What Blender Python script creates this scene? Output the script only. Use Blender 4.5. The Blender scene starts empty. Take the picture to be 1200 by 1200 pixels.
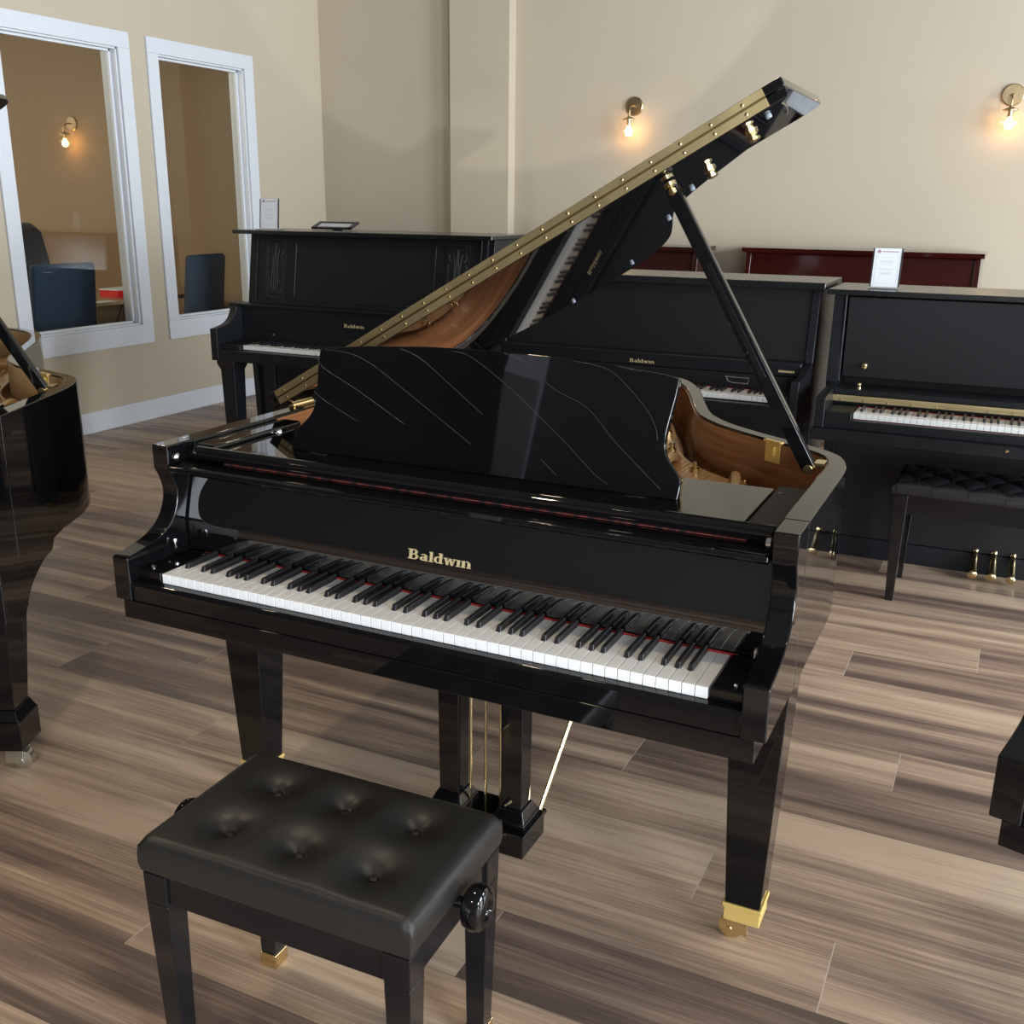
import bpy, bmesh, math, random
from mathutils import Vector, Matrix
random.seed(7)
C = bpy.context.scene.collection
PI = math.pi

# ------------------------------------------------------------------ camera
cam = bpy.data.objects.new('camera', bpy.data.cameras.new('camera'))
C.objects.link(cam)
yaw, pitch, roll = math.radians(25.613), math.radians(-16.67), math.radians(0.609)
fw = Vector((-math.sin(yaw)*math.cos(pitch), math.cos(yaw)*math.cos(pitch), math.sin(pitch)))
rt = Vector((math.cos(yaw), math.sin(yaw), 0))
up = rt.cross(fw)
r2 = rt*math.cos(roll) + up*math.sin(roll)
u2 = -rt*math.sin(roll) + up*math.cos(roll)
cam.matrix_world = Matrix(((r2.x, u2.x, -fw.x, 1.001), (r2.y, u2.y, -fw.y, -1.592), (r2.z, u2.z, -fw.z, 1.509), (0, 0, 0, 1)))
cam.data.sensor_width = 36
cam.data.sensor_fit = 'HORIZONTAL'
cam.data.lens = 36*1212.87/1200
cam.data.clip_start = 0.05
bpy.context.scene.camera = cam

# ------------------------------------------------------------------ world, daylight, exposure
w = bpy.data.worlds.new('sky'); bpy.context.scene.world = w
w.use_nodes = True
w.node_tree.nodes['Background'].inputs[0].default_value = (0.75, 0.87, 1.0, 1)
w.node_tree.nodes['Background'].inputs[1].default_value = 1.0
vs = bpy.context.scene.view_settings
vs.view_transform = 'Standard'; vs.look = 'None'; vs.gamma = 1; vs.use_curve_mapping = False
vs.exposure = 0.30

def area(name, loc, direction, sx, sy, power, col):
    l = bpy.data.lights.new(name, 'AREA'); l.shape = 'RECTANGLE'; l.size = sx; l.size_y = sy
    l.energy = power; l.color = col
    o = bpy.data.objects.new(name, l); C.objects.link(o)
    o.location = loc
    o.rotation_euler = Vector(direction).to_track_quat('-Z', 'Z').to_euler()
    return o
# daylight entering through the shop front behind the camera and the windows of the right wall
DAY = (0.86, 0.93, 1.0)
area('shopfront_daylight', (4.1, -6.85, 1.65), (0, 1, 0), 3.2, 2.4, 460, DAY)
area('side_window_daylight', (6.35, -2.6, 1.7), (-1, 0, 0), 2.6, 2.3, 620, DAY)
area('side_window_daylight', (6.35, 1.6, 1.7), (-1, 0, 0), 2.6, 2.3, 620, DAY)
area('side_window_daylight', (6.35, 4.5, 1.7), (-1, 0, 0), 2.0, 2.3, 300, DAY)
area('office_fill', (-8.5, 1.7, 3.0), (0.2, 0.6, -1), 1.6, 1.6, 150, (1.0, 0.86, 0.68))  # unseen warm area lamp added to brighten the office

# added unseen spot standing in for bounced sunlight, cone shaped to the wall patch
_l = bpy.data.lights.new('wall_patch_spot', 'SPOT'); _l.energy = 1300; _l.color = (1, .97, .9); _l.spot_size = math.radians(15.9); _l.spot_blend = .06; _l.shadow_soft_size = .04
_o = bpy.data.objects.new('wall_patch_spot', _l); C.objects.link(_o); _o.location = (5.6, -6.7, 1.3)
_o.rotation_euler = Vector((-.5444, .8224, .1650)).to_track_quat('-Z', 'Y').to_euler()

# ------------------------------------------------------------------ materials
def mat(name, col=(.8, .8, .8), rough=.5, metal=0.0, spec=None, coat=0, **kw):
    m = bpy.data.materials.new(name); m.use_nodes = True
    b = m.node_tree.nodes['Principled BSDF']
    b.inputs['Base Color'].default_value = (*col, 1)
    b.inputs['Roughness'].default_value = rough
    b.inputs['Metallic'].default_value = metal
    if spec is not None: b.inputs['Specular IOR Level'].default_value = spec
    if coat: b.inputs['Coat Weight'].default_value = coat; b.inputs['Coat Roughness'].default_value = .03
    for k, v in kw.items(): b.inputs[k.replace('_', ' ')].default_value = v
    return m
def nodes(m):
    nt = m.node_tree; return nt, nt.nodes['Principled BSDF'], nt.nodes, nt.links
def noise_chain(m, scale=(1, 1, 1), nscale=5, detail=6, cols=None, coord='Object', bump=0, rough=None, dist=0):
    nt, b, N, L = nodes(m)
    tc = N.new('ShaderNodeTexCoord'); mp = N.new('ShaderNodeMapping'); nz = N.new('ShaderNodeTexNoise')
    mp.inputs['Scale'].default_value = scale
    nz.inputs['Scale'].default_value = nscale; nz.inputs['Detail'].default_value = detail; nz.inputs['Distortion'].default_value = dist
    L.new(tc.outputs[coord], mp.inputs[0]); L.new(mp.outputs[0], nz.inputs['Vector'])
    if cols:
        r = N.new('ShaderNodeValToRGB')
        while len(r.color_ramp.elements) < len(cols): r.color_ramp.elements.new(.5)
        for e, (p, c) in zip(r.color_ramp.elements, cols): e.position = p; e.color = (*c, 1)
        L.new(nz.outputs['Fac'], r.inputs[0]); L.new(r.outputs[0], b.inputs['Base Color'])
    if rough:
        mr = N.new('ShaderNodeMapRange'); mr.inputs[3].default_value, mr.inputs[4].default_value = rough
        L.new(nz.outputs['Fac'], mr.inputs[0]); L.new(mr.outputs[0], b.inputs['Roughness'])
    if bump:
        bp = N.new('ShaderNodeBump'); bp.inputs['Strength'].default_value = bump; bp.inputs['Distance'].default_value = .01
        L.new(nz.outputs['Fac'], bp.inputs['Height']); L.new(bp.outputs[0], b.inputs['Normal'])
    return m
M = {}
M['gloss'] = noise_chain(mat('black_polyester', (.003, .003, .0035), .03, IOR=1.52), nscale=2.0, detail=2, rough=(.015, .04))
M['gloss_hi'] = mat('black_polyester_polished', (.003, .003, .0035), .02, IOR=2.0)
M['satin'] = noise_chain(mat('black_satin', (.006, .007, .009), .35, spec=.32), nscale=60, detail=4, rough=(.30, .42))
M['satin2'] = noise_chain(mat('black_satin_panel', (.007, .007, .008), .42, spec=.3), nscale=60, detail=4, rough=(.38, .5))
M['top'] = noise_chain(mat('black_satin_lid', (.006, .007, .008), .2, IOR=1.7), nscale=60, detail=4, rough=(.18, .26))
M['carve'] = mat('carved_recess', (.004, .004, .005), .5)
M['brass'] = noise_chain(mat('brass', (.74, .59, .32), .2, 1), nscale=30, detail=3, rough=(.14, .3))
M['hinge'] = noise_chain(mat('aged_brass_hinge', (.60, .48, .25), .38, 1), nscale=14, detail=4, rough=(.36, .5))
M['antique'] = noise_chain(mat('antique_brass', (.46, .34, .19), .34, 1), nscale=30, detail=3, rough=(.28, .4))
M['barrel'] = mat('gap_shade_brass', (.20, .15, .07), .4, 1)  # darkened to put the shade of the gap between boards into its colour
M['gilt'] = mat('gilt_lettering', (.85, .68, .38), .35, .6)
M['cap'] = mat('yellow_brass_cap', (.78, .56, .18), .35, .6)
M['chrome'] = mat('chrome', (.75, .76, .78), .12, 1)
M['zinc'] = mat('galvanised_steel', (.62, .62, .55), .3, 1)
M['white_key'] = mat('white_keytop', (.70, .70, .69), .16)
M['black_key'] = mat('black_keytop', (.012, .012, .013), .32)
M['felt'] = noise_chain(mat('red_felt', (.4, .02, .02), .9), nscale=300, cols=[(.3, (.28, .015, .012)), (.7, (.42, .028, .022))])
M['felt_reflect'] = noise_chain(mat('red_felt_reflection', (.1, .006, .005), .9), scale=(60, 1, 1), nscale=1, cols=[(.42, (.012, .003, .003)), (.58, (.13, .018, .012))])  # dotted dark red puts a reflection of the felt into its colour
M['dark'] = mat('dark_interior', (.01, .008, .008), .7)
M['veneer'] = noise_chain(mat('mahogany_veneer', (.3, .12, .05), .22), scale=(1.2, 1.2, 14), nscale=3, detail=8, dist=.6,
                          cols=[(.25, (.13, .045, .016)), (.5, (.25, .098, .036)), (.75, (.36, .155, .062))])
M['plate'] = noise_chain(mat('bronze_iron_plate', (.62, .38, .15), .35, .45), nscale=80, detail=3, bump=.1, cols=[(.3, (.62, .38, .16)), (.7, (.76, .50, .24))])
M['board'] = noise_chain(mat('spruce_soundboard', (.55, .33, .14), .35), scale=(14, 1, 1), nscale=4, detail=6, cols=[(.3, (.48, .27, .10)), (.7, (.62, .39, .18))])
M['tan'] = noise_chain(mat('maple_inner_rim', (.42, .27, .12), .4), scale=(1, 1, 8), nscale=4, detail=6, cols=[(.3, (.36, .22, .09)), (.7, (.50, .33, .16))])
M['string'] = mat('steel_string', (.7, .6, .45), .3, 1)
M['rubber'] = mat('grey_rubber', (.16, .18, .21), .5)
M['groove'] = mat('engraved_line', (.022, .023, .025), .35)
M['mahog'] = noise_chain(mat('red_mahogany_polish', (.10, .010, .006), .06), scale=(1, 1, 10), nscale=2, detail=6, cols=[(.3, (.018, .0025, .002)), (.7, (.030, .0045, .0035))])
M['mahog_dark'] = noise_chain(mat('dark_mahogany_polish', (.05, .010, .008), .12), scale=(1, 1, 10), nscale=2, detail=6, cols=[(.3, (.016, .004, .0035)), (.7, (.028, .007, .006))])
M['leather'] = noise_chain(mat('black_leather', (.0135, .0125, .0115), .38), nscale=420, detail=3, bump=.05)
M['leather2'] = noise_chain(mat('black_vinyl', (.013, .013, .015), .34), nscale=300, detail=3, bump=.08)
M['bench'] = mat('black_lacquer', (.006, .006, .007), .12)
M['trim'] = noise_chain(mat('white_trim_paint', (.50, .52, .55), .35), nscale=40, detail=2, rough=(.3, .4))
M['paper'] = mat('white_card', (.62, .64, .66), .6)
M['ink'] = mat('grey_print', (.45, .47, .50), .7)
M['ink_red'] = mat('plum_print', (.32, .18, .22), .7)
M['frame'] = mat('dark_frame', (.015, .016, .02), .3)
M['acrylic'] = mat('clear_acrylic', (.9, .92, .95), .05, Transmission_Weight=.9, IOR=1.45)
M['navy'] = noise_chain(mat('navy_fabric', (.012, .03, .065), .85), nscale=200, detail=4, cols=[(.3, (.012, .028, .058)), (.7, (.02, .045, .09))])
M['desk'] = noise_chain(mat('desk_laminate', (.26, .17, .10), .3), scale=(1, 10, 1), nscale=3, cols=[(.3, (.22, .145, .085)), (.7, (.30, .20, .12))])
M['red'] = mat('red_card', (.55, .01, .012), .5)
M['grey_metal'] = mat('grey_metal', (.5, .5, .52), .3, .9)
M['bulb'] = mat('glowing_bulb', (1, .8, .5), .3)
_b = M['bulb'].node_tree.nodes['Principled BSDF']; _b.inputs['Emission Color'].default_value = (1, .52, .18, 1); _b.inputs['Emission Strength'].default_value = 42
M['downlight'] = mat('lit_diffuser', (1, .9, .7), .4)
_b = M['downlight'].node_tree.nodes['Principled BSDF']; _b.inputs['Emission Color'].default_value = (1, .74, .42, 1); _b.inputs['Emission Strength'].default_value = 9
def glass_mat(name, refl, tint=(1, 1, 1)):
    m = bpy.data.materials.new(name); m.use_nodes = True; nt = m.node_tree; N = nt.nodes; L = nt.links
    N.clear(); o = N.new('ShaderNodeOutputMaterial'); mx = N.new('ShaderNodeMixShader')
    t = N.new('ShaderNodeBsdfTransparent'); g = N.new('ShaderNodeBsdfGlossy'); lw = N.new('ShaderNodeLayerWeight'); lw.inputs[0].default_value = .5
    t.inputs[0].default_value = (*tint, 1); g.inputs['Roughness'].default_value = .01
    pw = N.new('ShaderNodeMath'); pw.operation = 'POWER'; pw.inputs[1].default_value = 4; L.new(lw.outputs['Facing'], pw.inputs[0])
    ma = N.new('ShaderNodeMath'); ma.operation = 'MULTIPLY_ADD'; ma.inputs[1].default_value = refl[1]; ma.inputs[2].default_value = refl[0]; L.new(pw.outputs[0], ma.inputs[0])
    L.new(ma.outputs[0], mx.inputs[0]); L.new(t.outputs[0], mx.inputs[1]); L.new(g.outputs[0], mx.inputs[2]); L.new(mx.outputs[0], o.inputs[0])
    return m
M['pane'] = glass_mat('window_glass', (.04, .6), (.93, .95, .93))
M['globe'] = glass_mat('clear_globe_glass', (.02, .35), (.98, .98, .97))

def wall_paint(name, a, b):
    return noise_chain(mat(name, a, .75, spec=.3), nscale=1.2, detail=3, cols=[(.35, a), (.65, b)])
M['wall'] = wall_paint('beige_wall_paint', (.375, .322, .242), (.388, .334, .252))
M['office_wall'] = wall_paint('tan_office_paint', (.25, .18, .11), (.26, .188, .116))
M['office_reflection'] = wall_paint('brown_office_reflection', (.19, .128, .075), (.198, .134, .08))
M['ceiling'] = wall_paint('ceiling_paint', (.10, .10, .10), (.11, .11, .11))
M['back_paint'] = wall_paint('grey_shop_wall_paint', (.10, .095, .088), (.11, .105, .097))

def floor_mat():
    m = mat('vinyl_plank', (.3, .2, .15), .3); nt, b, N, L = nodes(m)
    uv = N.new('ShaderNodeUVMap'); uv.uv_map = 'plank'
    at = N.new('ShaderNodeAttribute'); at.attribute_name = 'rnd'
    sx = N.new('ShaderNodeSeparateXYZ'); L.new(uv.outputs[0], sx.inputs[0])
    sr = N.new('ShaderNodeSeparateColor'); L.new(at.outputs['Color'], sr.inputs[0])
    def noise(kx, ky, ns, det, dist, seedmul):
        cx = N.new('ShaderNodeCombineXYZ')
        a = N.new('ShaderNodeMath'); a.operation = 'MULTIPLY'; a.inputs[1].default_value = kx; L.new(sx.outputs[0], a.inputs[0])
        c = N.new('ShaderNodeMath'); c.operation = 'MULTIPLY'; c.inputs[1].default_value = ky; L.new(sx.outputs[1], c.inputs[0])
        d = N.new('ShaderNodeMath'); d.operation = 'MULTIPLY'; d.inputs[1].default_value = seedmul; L.new(sr.outputs[0], d.inputs[0])
        L.new(a.outputs[0], cx.inputs[0]); L.new(c.outputs[0], cx.inputs[1]); L.new(d.outputs[0], cx.inputs[2])
        n = N.new('ShaderNodeTexNoise'); n.inputs['Scale'].default_value = ns; n.inputs['Detail'].default_value = det; n.inputs['Distortion'].default_value = dist
        L.new(cx.outputs[0], n.inputs['Vector']); return n
    band = noise(.40, 8, 1.0, 3.0, .9, 90)       # broad tone bands that run along the plank
    grain = noise(1.3, 46, 1.0, 9, 2.4, 50)       # fine grain
    fleck = noise(6, 260, 1.0, 4, .2, 70)
    mx = N.new('ShaderNodeMath'); mx.operation = 'MULTIPLY_ADD'; mx.inputs[1].default_value = .40; 
    bx = N.new('ShaderNodeMath'); bx.operation = 'MULTIPLY_ADD'; bx.inputs[1].default_value = 1.05; bx.inputs[2].default_value = -.095; L.new(band.outputs['Fac'], bx.inputs[0])
    L.new(grain.outputs['Fac'], mx.inputs[0]); L.new(bx.outputs[0], mx.inputs[2])
    m2 = N.new('ShaderNodeMath'); m2.operation = 'MULTIPLY_ADD'; m2.inputs[1].default_value = .26; L.new(fleck.outputs['Fac'], m2.inputs[0]); L.new(mx.outputs[0], m2.inputs[2])
    m3 = N.new('ShaderNodeMath'); m3.operation = 'MULTIPLY_ADD'; m3.inputs[1].default_value = .26; L.new(sr.outputs[1], m3.inputs[0]); L.new(m2.outputs[0], m3.inputs[2])
    r = N.new('ShaderNodeValToRGB'); r.color_ramp.elements.new(.5); r.color_ramp.elements.new(.5)
    for e, (p, c) in zip(r.color_ramp.elements, [(.62, (.098, .068, .054)), (.78, (.190, .131, .099)), (.92, (.325, .230, .162)), (1.07, (.47, .35, .25))]):
        e.position = p/1.1; e.color = (*c, 1)
    mdv = N.new('ShaderNodeMath'); mdv.operation = 'DIVIDE'; mdv.inputs[1].default_value = 1.1; L.new(m3.outputs[0], mdv.inputs[0])
    L.new(mdv.outputs[0], r.inputs[0])
    # grooves between the planks; end joints carry a painted bevel highlight
    def edge(src, size):
        s = N.new('ShaderNodeMath'); s.operation = 'SUBTRACT'; s.inputs[0].default_value = size; L.new(src, s.inputs[1])
        n = N.new('ShaderNodeMath'); n.operation = 'MINIMUM'; L.new(src, n.inputs[0]); L.new(s.outputs[0], n.inputs[1]); return n
    ex = edge(sx.outputs[0], 1.52); ey = edge(sx.outputs[1], .2265)
    lx = N.new('ShaderNodeMath'); lx.operation = 'LESS_THAN'; lx.inputs[1].default_value = .0011; L.new(ex.outputs[0], lx.inputs[0])
    ly = N.new('ShaderNodeMath'); ly.operation = 'LESS_THAN'; ly.inputs[1].default_value = .0007; L.new(ey.outputs[0], ly.inputs[0])
    c1 = N.new('ShaderNodeMixRGB'); c1.inputs[2].default_value = (.42, .36, .30, 1); L.new(lx.outputs[0], c1.inputs[0]); L.new(r.outputs[0], c1.inputs[1])
    c2 = N.new('ShaderNodeMixRGB'); c2.inputs[2].default_value = (.10, .075, .06, 1); L.new(ly.outputs[0], c2.inputs[0]); L.new(c1.outputs[0], c2.inputs[1])
    L.new(c2.outputs[0], b.inputs['Base Color'])
    mr = N.new('ShaderNodeMapRange'); mr.inputs[3].default_value = .30; mr.inputs[4].default_value = .46; L.new(grain.outputs['Fac'], mr.inputs[0]); L.new(mr.outputs[0], b.inputs['Roughness'])
    bp = N.new('ShaderNodeBump'); bp.inputs['Strength'].default_value = .12; bp.inputs['Distance'].default_value = .002; L.new(grain.outputs['Fac'], bp.inputs['Height']); L.new(bp.outputs[0], b.inputs['Normal'])
    return m
M['floor'] = floor_mat()

# ------------------------------------------------------------------ helpers
def xf(bm, verts, rot=None, loc=None):
    if rot is not None: bmesh.ops.rotate(bm, verts=verts, cent=(0, 0, 0), matrix=rot)
    if loc is not None: bmesh.ops.translate(bm, verts=verts, vec=loc)
def box(bm, x0, x1, y0, y1, z0, z1):
    v = [bm.verts.new(p) for p in ((x0, y0, z0), (x1, y0, z0), (x1, y1, z0), (x0, y1, z0), (x0, y0, z1), (x1, y0, z1), (x1, y1, z1), (x0, y1, z1))]
    for f in ((0, 3, 2, 1), (4, 5, 6, 7), (0, 1, 5, 4), (1, 2, 6, 5), (2, 3, 7, 6), (3, 0, 4, 7)): bm.faces.new([v[i] for i in f])
    return v
def taper(bm, cx, cy, z0, w0, d0, z1, w1, d1, cx1=None, cy1=None):
    cx1 = cx if cx1 is None else cx1; cy1 = cy if cy1 is None else cy1
    v = [bm.verts.new(p) for p in ((cx-w0, cy-d0, z0), (cx+w0, cy-d0, z0), (cx+w0, cy+d0, z0), (cx-w0, cy+d0, z0), (cx1-w1, cy1-d1, z1), (cx1+w1, cy1-d1, z1), (cx1+w1, cy1+d1, z1), (cx1-w1, cy1+d1, z1))]
    for f in ((0, 3, 2, 1), (4, 5, 6, 7), (0, 1, 5, 4), (1, 2, 6, 5), (2, 3, 7, 6), (3, 0, 4, 7)): bm.faces.new([v[i] for i in f])
    return v
def prism(bm, pts, lo, hi, axis='z'):
    """extrude a 2D outline; axis x: pts are (y,z); y: (x,z); z: (x,y)"""
    mk = {'x': lambda p, t: (t, p[0], p[1]), 'y': lambda p, t: (p[0], t, p[1]), 'z': lambda p, t: (p[0], p[1], t)}[axis]
    a = [bm.verts.new(mk(p, lo)) for p in pts]; b = [bm.verts.new(mk(p, hi)) for p in pts]
    n = len(pts); fs = [bm.faces.new(a[::-1]), bm.faces.new(b)]
    for i in range(n): fs.append(bm.faces.new((a[i], a[(i+1) % n], b[(i+1) % n], b[i])))
    bmesh.ops.recalc_face_normals(bm, faces=fs)
    return a+b
def tube(bm, pts, r, n=10, closed=False):
    pts = [Vector(p) for p in pts]; rings = []
    for i, p in enumerate(pts):
        if closed: d = pts[(i+1) % len(pts)]-pts[i-1]
        else: d = pts[min(i+1, len(pts)-1)]-pts[max(i-1, 0)]
        d.normalize(); a = Vector((0, 0, 1)) if abs(d.z) < .9 else Vector((1, 0, 0))
        u = d.cross(a).normalized(); v = d.cross(u)
        rr = r[i] if isinstance(r, (list, tuple)) else r
        rings.append([bm.verts.new(p+u*rr*math.cos(2*PI*k/n)+v*rr*math.sin(2*PI*k/n)) for k in range(n)])
    fs = []
    m = len(rings)
    for i in range(m if closed else m-1):
        A, B = rings[i], rings[(i+1) % m]
        for k in range(n): fs.append(bm.faces.new((A[k], A[(k+1) % n], B[(k+1) % n], B[k])))
    if not closed: fs += [bm.faces.new(rings[0][::-1]), bm.faces.new(rings[-1])]
    bmesh.ops.recalc_face_normals(bm, faces=fs)
    return [v for r_ in rings for v in r_]
def lathe(bm, prof, n=24, axis='z', loc=(0, 0, 0)):
    """prof: (radius, height)"""
    rings = []; vs_ = []
    for r, h in prof:
        ring = []
        if r < 1e-6:
            v = bm.verts.new((0, 0, h)); ring = [v]*n; vs_.append(v)
        else:
            for k in range(n):
                v = bm.verts.new((r*math.cos(2*PI*k/n), r*math.sin(2*PI*k/n), h)); ring.append(v); vs_.append(v)
        rings.append(ring)
    fs = []
    for A, B in zip(rings, rings[1:]):
        for k in range(n):
            q = []
            for v in (A[k], A[(k+1) % n], B[(k+1) % n], B[k]):
                if v not in q: q.append(v)
            if len(q) > 2: fs.append(bm.faces.new(q))
    if prof[0][0] > 1e-6: fs.append(bm.faces.new(rings[0][::-1]))
    if prof[-1][0] > 1e-6: fs.append(bm.faces.new(rings[-1]))
    bmesh.ops.recalc_face_normals(bm, faces=fs)
    if axis == 'x': xf(bm, vs_, Matrix.Rotation(PI/2, 3, 'Y'))
    if axis == 'y': xf(bm, vs_, Matrix.Rotation(-PI/2, 3, 'X'))
    xf(bm, vs_, None, loc)
    return vs_
def spline(pts, n=6, closed=False):
    """Catmull-Rom through pts"""
    out = []; L = len(pts)
    rng = range(L) if closed else range(L-1)
    for i in rng:
        g = (lambda k: pts[k % L]) if closed else (lambda k: pts[max(0, min(L-1, k))])
        p0, p1, p2, p3 = g(i-1), g(i), g(i+1), g(i+2)
        for s in range(n):
            t = s/n
            out.append(tuple(.5*((2*b)+(c-a)*t+(2*a-5*b+4*c-d)*t*t+(-a+3*b-3*c+d)*t**3) for a, b, c, d in zip(p0, p1, p2, p3)))
    if not closed: out.append(tuple(pts[-1]))
    return out
def obj(name, bm, m, parent=None, bevel=0, seg=2, smooth=True, loc=None, ang=35):
    if smooth:
        bm.normal_update()
        for f in bm.faces: f.smooth = True
        for e in bm.edges:
            if len(e.link_faces) == 2 and e.calc_face_angle(0) > math.radians(ang): e.smooth = False
            if len(e.link_faces) != 2: e.smooth = False
    me = bpy.data.meshes.new(name); bm.to_mesh(me); bm.free()
    me.materials.append(m)
    o = bpy.data.objects.new(name, me); C.objects.link(o)
    if parent is not None: o.parent = parent
    if loc is not None: o.location = loc
    if bevel:
        md = o.modifiers.new('edge', 'BEVEL'); md.width = bevel; md.segments = seg; md.limit_method = 'ANGLE'; md.angle_limit = math.radians(40); md.harden_normals = smooth
    return o
def B(): return bmesh.new()
def tag(o, label=None, cat=None, group=None, kind=None):
    if label: o['label'] = label
    if cat: o['category'] = cat
    if group: o['group'] = group
    if kind: o['kind'] = kind
    return o
def thing(name, label, cat, loc=(0, 0, 0), rotz=0, group=None):
    o = bpy.data.objects.new(name, None); C.objects.link(o); o.empty_display_size = .1
    o.location = loc; o.rotation_euler = (0, 0, rotz)
    return tag(o, label, cat, group)
def quick(name, m, parent, *boxes, bevel=.002, **kw):
    bm = B()
    for b in boxes: box(bm, *b)
    return obj(name, bm, m, parent, bevel, **kw)
def struct(name, bm, m, parent=None, bevel=0):
    o = obj(name, bm, m, parent, bevel)
    if parent is None: o['kind'] = 'structure'
    return o

# ------------------------------------------------------------------ the room
XL, XR, YB, YF, H = -4.47, 6.4, 6.054, -6.9, 3.7
def make_floor():
    bm = B(); uvl = bm.loops.layers.uv.new('plank'); cl = bm.loops.layers.color.new('rnd')
    W, LN = .2265, 1.52
    known = {1: .83, 2: .512, 3: 1.30, 4: .182, 5: .868, 6: .30, 7: -.33, 0: .15, -1: 1.0, -2: .55}
    k = math.floor((YF+.0655)/W)
    while -.0655+k*W < YB:
        y0 = -.0655+k*W
        off = known.get(k, random.uniform(0, LN))
        x = off-LN*math.ceil((off+9.2)/LN)
        while x < XR:
            r = (random.random(), random.random(), random.random(), 1)
            v = [bm.verts.new(p) for p in ((x, y0, 0), (x+LN, y0, 0), (x+LN, y0+W, 0), (x, y0+W, 0))]
            f = bm.faces.new(v)
            for l, q in zip(f.loops, ((0, 0), (LN, 0), (LN, W), (0, W))): l[uvl].uv = q; l[cl] = r
            x += LN
        k += 1
    o = struct('floor', bm, M['floor'])
    return o
make_floor()
bm = B(); box(bm, -9.6, XR+.15, YF-.15, YB+.15, H, H+.12); struct('ceiling', bm, M['ceiling'])

WIN = [(2.930, 3.830), (4.185, 5.072)]; WZ0, WZ1 = .668, 2.442
bm = B()
T = .13
for a, b in ((.9, WIN[0][0]), (WIN[0][1], WIN[1][0]), (WIN[1][1], YB)): box(bm, XL-T, XL, a, b, 0, H)
for a, b in WIN: box(bm, XL-T, XL, a, b, 0, WZ0); box(bm, XL-T, XL, a, b, WZ1, H)
struct('wall_left', bm, M['wall'])
bm = B(); box(bm, XL, XR, YB, YB+.15, 0, H); struct('wall_back', bm, M['wall'])
bm = B(); box(bm, -3.18, -2.673, YB-.115, YB-.001, 0, H); struct('column', bm, M['wall'])
def glazed_wall(name, axis, at, lo, hi, wins, z0, z1, m):
    bm = B(); edges = [lo]+[v for w_ in wins for v in w_]+[hi]
    def bx(a, b, c, d):
        if axis == 'y': box(bm, a, b, at-.15, at, c, d)
        else: box(bm, at, at+.15, a, b, c, d)
    for i in range(0, len(edges), 2): bx(edges[i], edges[i+1], 0, H)
    for a, b in wins: bx(a, b, 0, z0); bx(a, b, z1, H)
    struct(name, bm, m)
glazed_wall('wall_front', 'y', YF, -9.5, XR, [(2.4, 5.8)], .4, 2.9, M['back_paint'])
glazed_wall('wall_right', 'x', XR, YF, YB, [(-3.95, -1.25), (.25, 2.95), (3.45, 5.55)], .5, 2.9, M['back_paint'])

def casing(n, y0, y1):
    root = thing('window_%d' % n, None, None, (0, 0, 0)); root['kind'] = 'structure'
    bm = B(); a = .1; x0, x1 = XL, XL+.018
    box(bm, x0, x1, y0-a, y1+a, WZ1, WZ1+a); box(bm, x0, x1, y0-a, y1+a, WZ0-a-.03, WZ0)
    box(bm, x0, x1, y0-a, y0, WZ0, WZ1); box(bm, x0, x1, y1, y1+a, WZ0, WZ1)
    obj('casing', bm, M['trim'], root, .002)
    bm = B()      # jamb lining and glazing stops
    for d0, d1, t in ((-.13, 0, .012), (-.075, -.045, .026)):
        box(bm, XL+d0, XL+d1, y0, y0+t, WZ0, WZ1); box(bm, XL+d0, XL+d1, y1-t, y1, WZ0, WZ1)
        box(bm, XL+d0, XL+d1, y0, y1, WZ0, WZ0+t); box(bm, XL+d0, XL+d1, y0, y1, WZ1-t, WZ1)
    obj('jamb', bm, M['trim'], root, .0015)
    quick('pane', M['pane'], root, (XL-.064, XL-.058, y0+.02, y1-.02, WZ0+.02, WZ1-.02), bevel=0)
casing(1, *WIN[0]); casing(2, *WIN[1])
bm = B(); box(bm, XL, XL+.015, .9, YB, 0, .14); struct('baseboard_left', bm, M['trim'], bevel=.003)
bm = B(); box(bm, XL+.015, -3.18, YB-.015, YB, 0, .14); box(bm, -3.18, -2.673, YB-.13, YB-.115, 0, .14); box(bm, -2.673, XR, YB-.015, YB, 0, .14); struct('baseboard_back', bm, M['trim'], bevel=.003)
# the office behind the windows
bm = B(); box(bm, -6.05, XL-T, 5.93, 6.06, 0, H); box(bm, -9.4, -6.05, YB, YB+.15, 0, H); struct('wall_office_back', bm, M['office_wall'])
bm = B(); box(bm, -9.4, -6.05, YB-.012, YB, 0, 1.18); struct('reflection_band_office', bm, M['office_reflection'])  # darker band on the lower wall, a window pane reflection put in as colour
bm = B(); box(bm, -9.55, -9.4, 1.0, YB+.15, 0, H); struct('wall_office_far', bm, M['office_wall'])
bm = B(); box(bm, -9.4, XL-T, .95, 1.0, 0, H); struct('wall_office_side', bm, M['office_wall'])
bm = B(); box(bm, -9.4, XL, .85, .95, 0, H); struct('wall_shop_side', bm, M['back_paint'])
bm = B(); box(bm, -9.55, -9.4, YF, .95, 0, H); struct('wall_shop_far', bm, M['back_paint'])

bm = B(); v = box(bm, -.13, .13, -1.6, 1.6, H-.30, H)
xf(bm, v, Matrix.Rotation(math.radians(-24), 3, 'Z'), (-2.64, -5.0, 0)); struct('beam_ceiling', bm, M['trim'])
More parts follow.
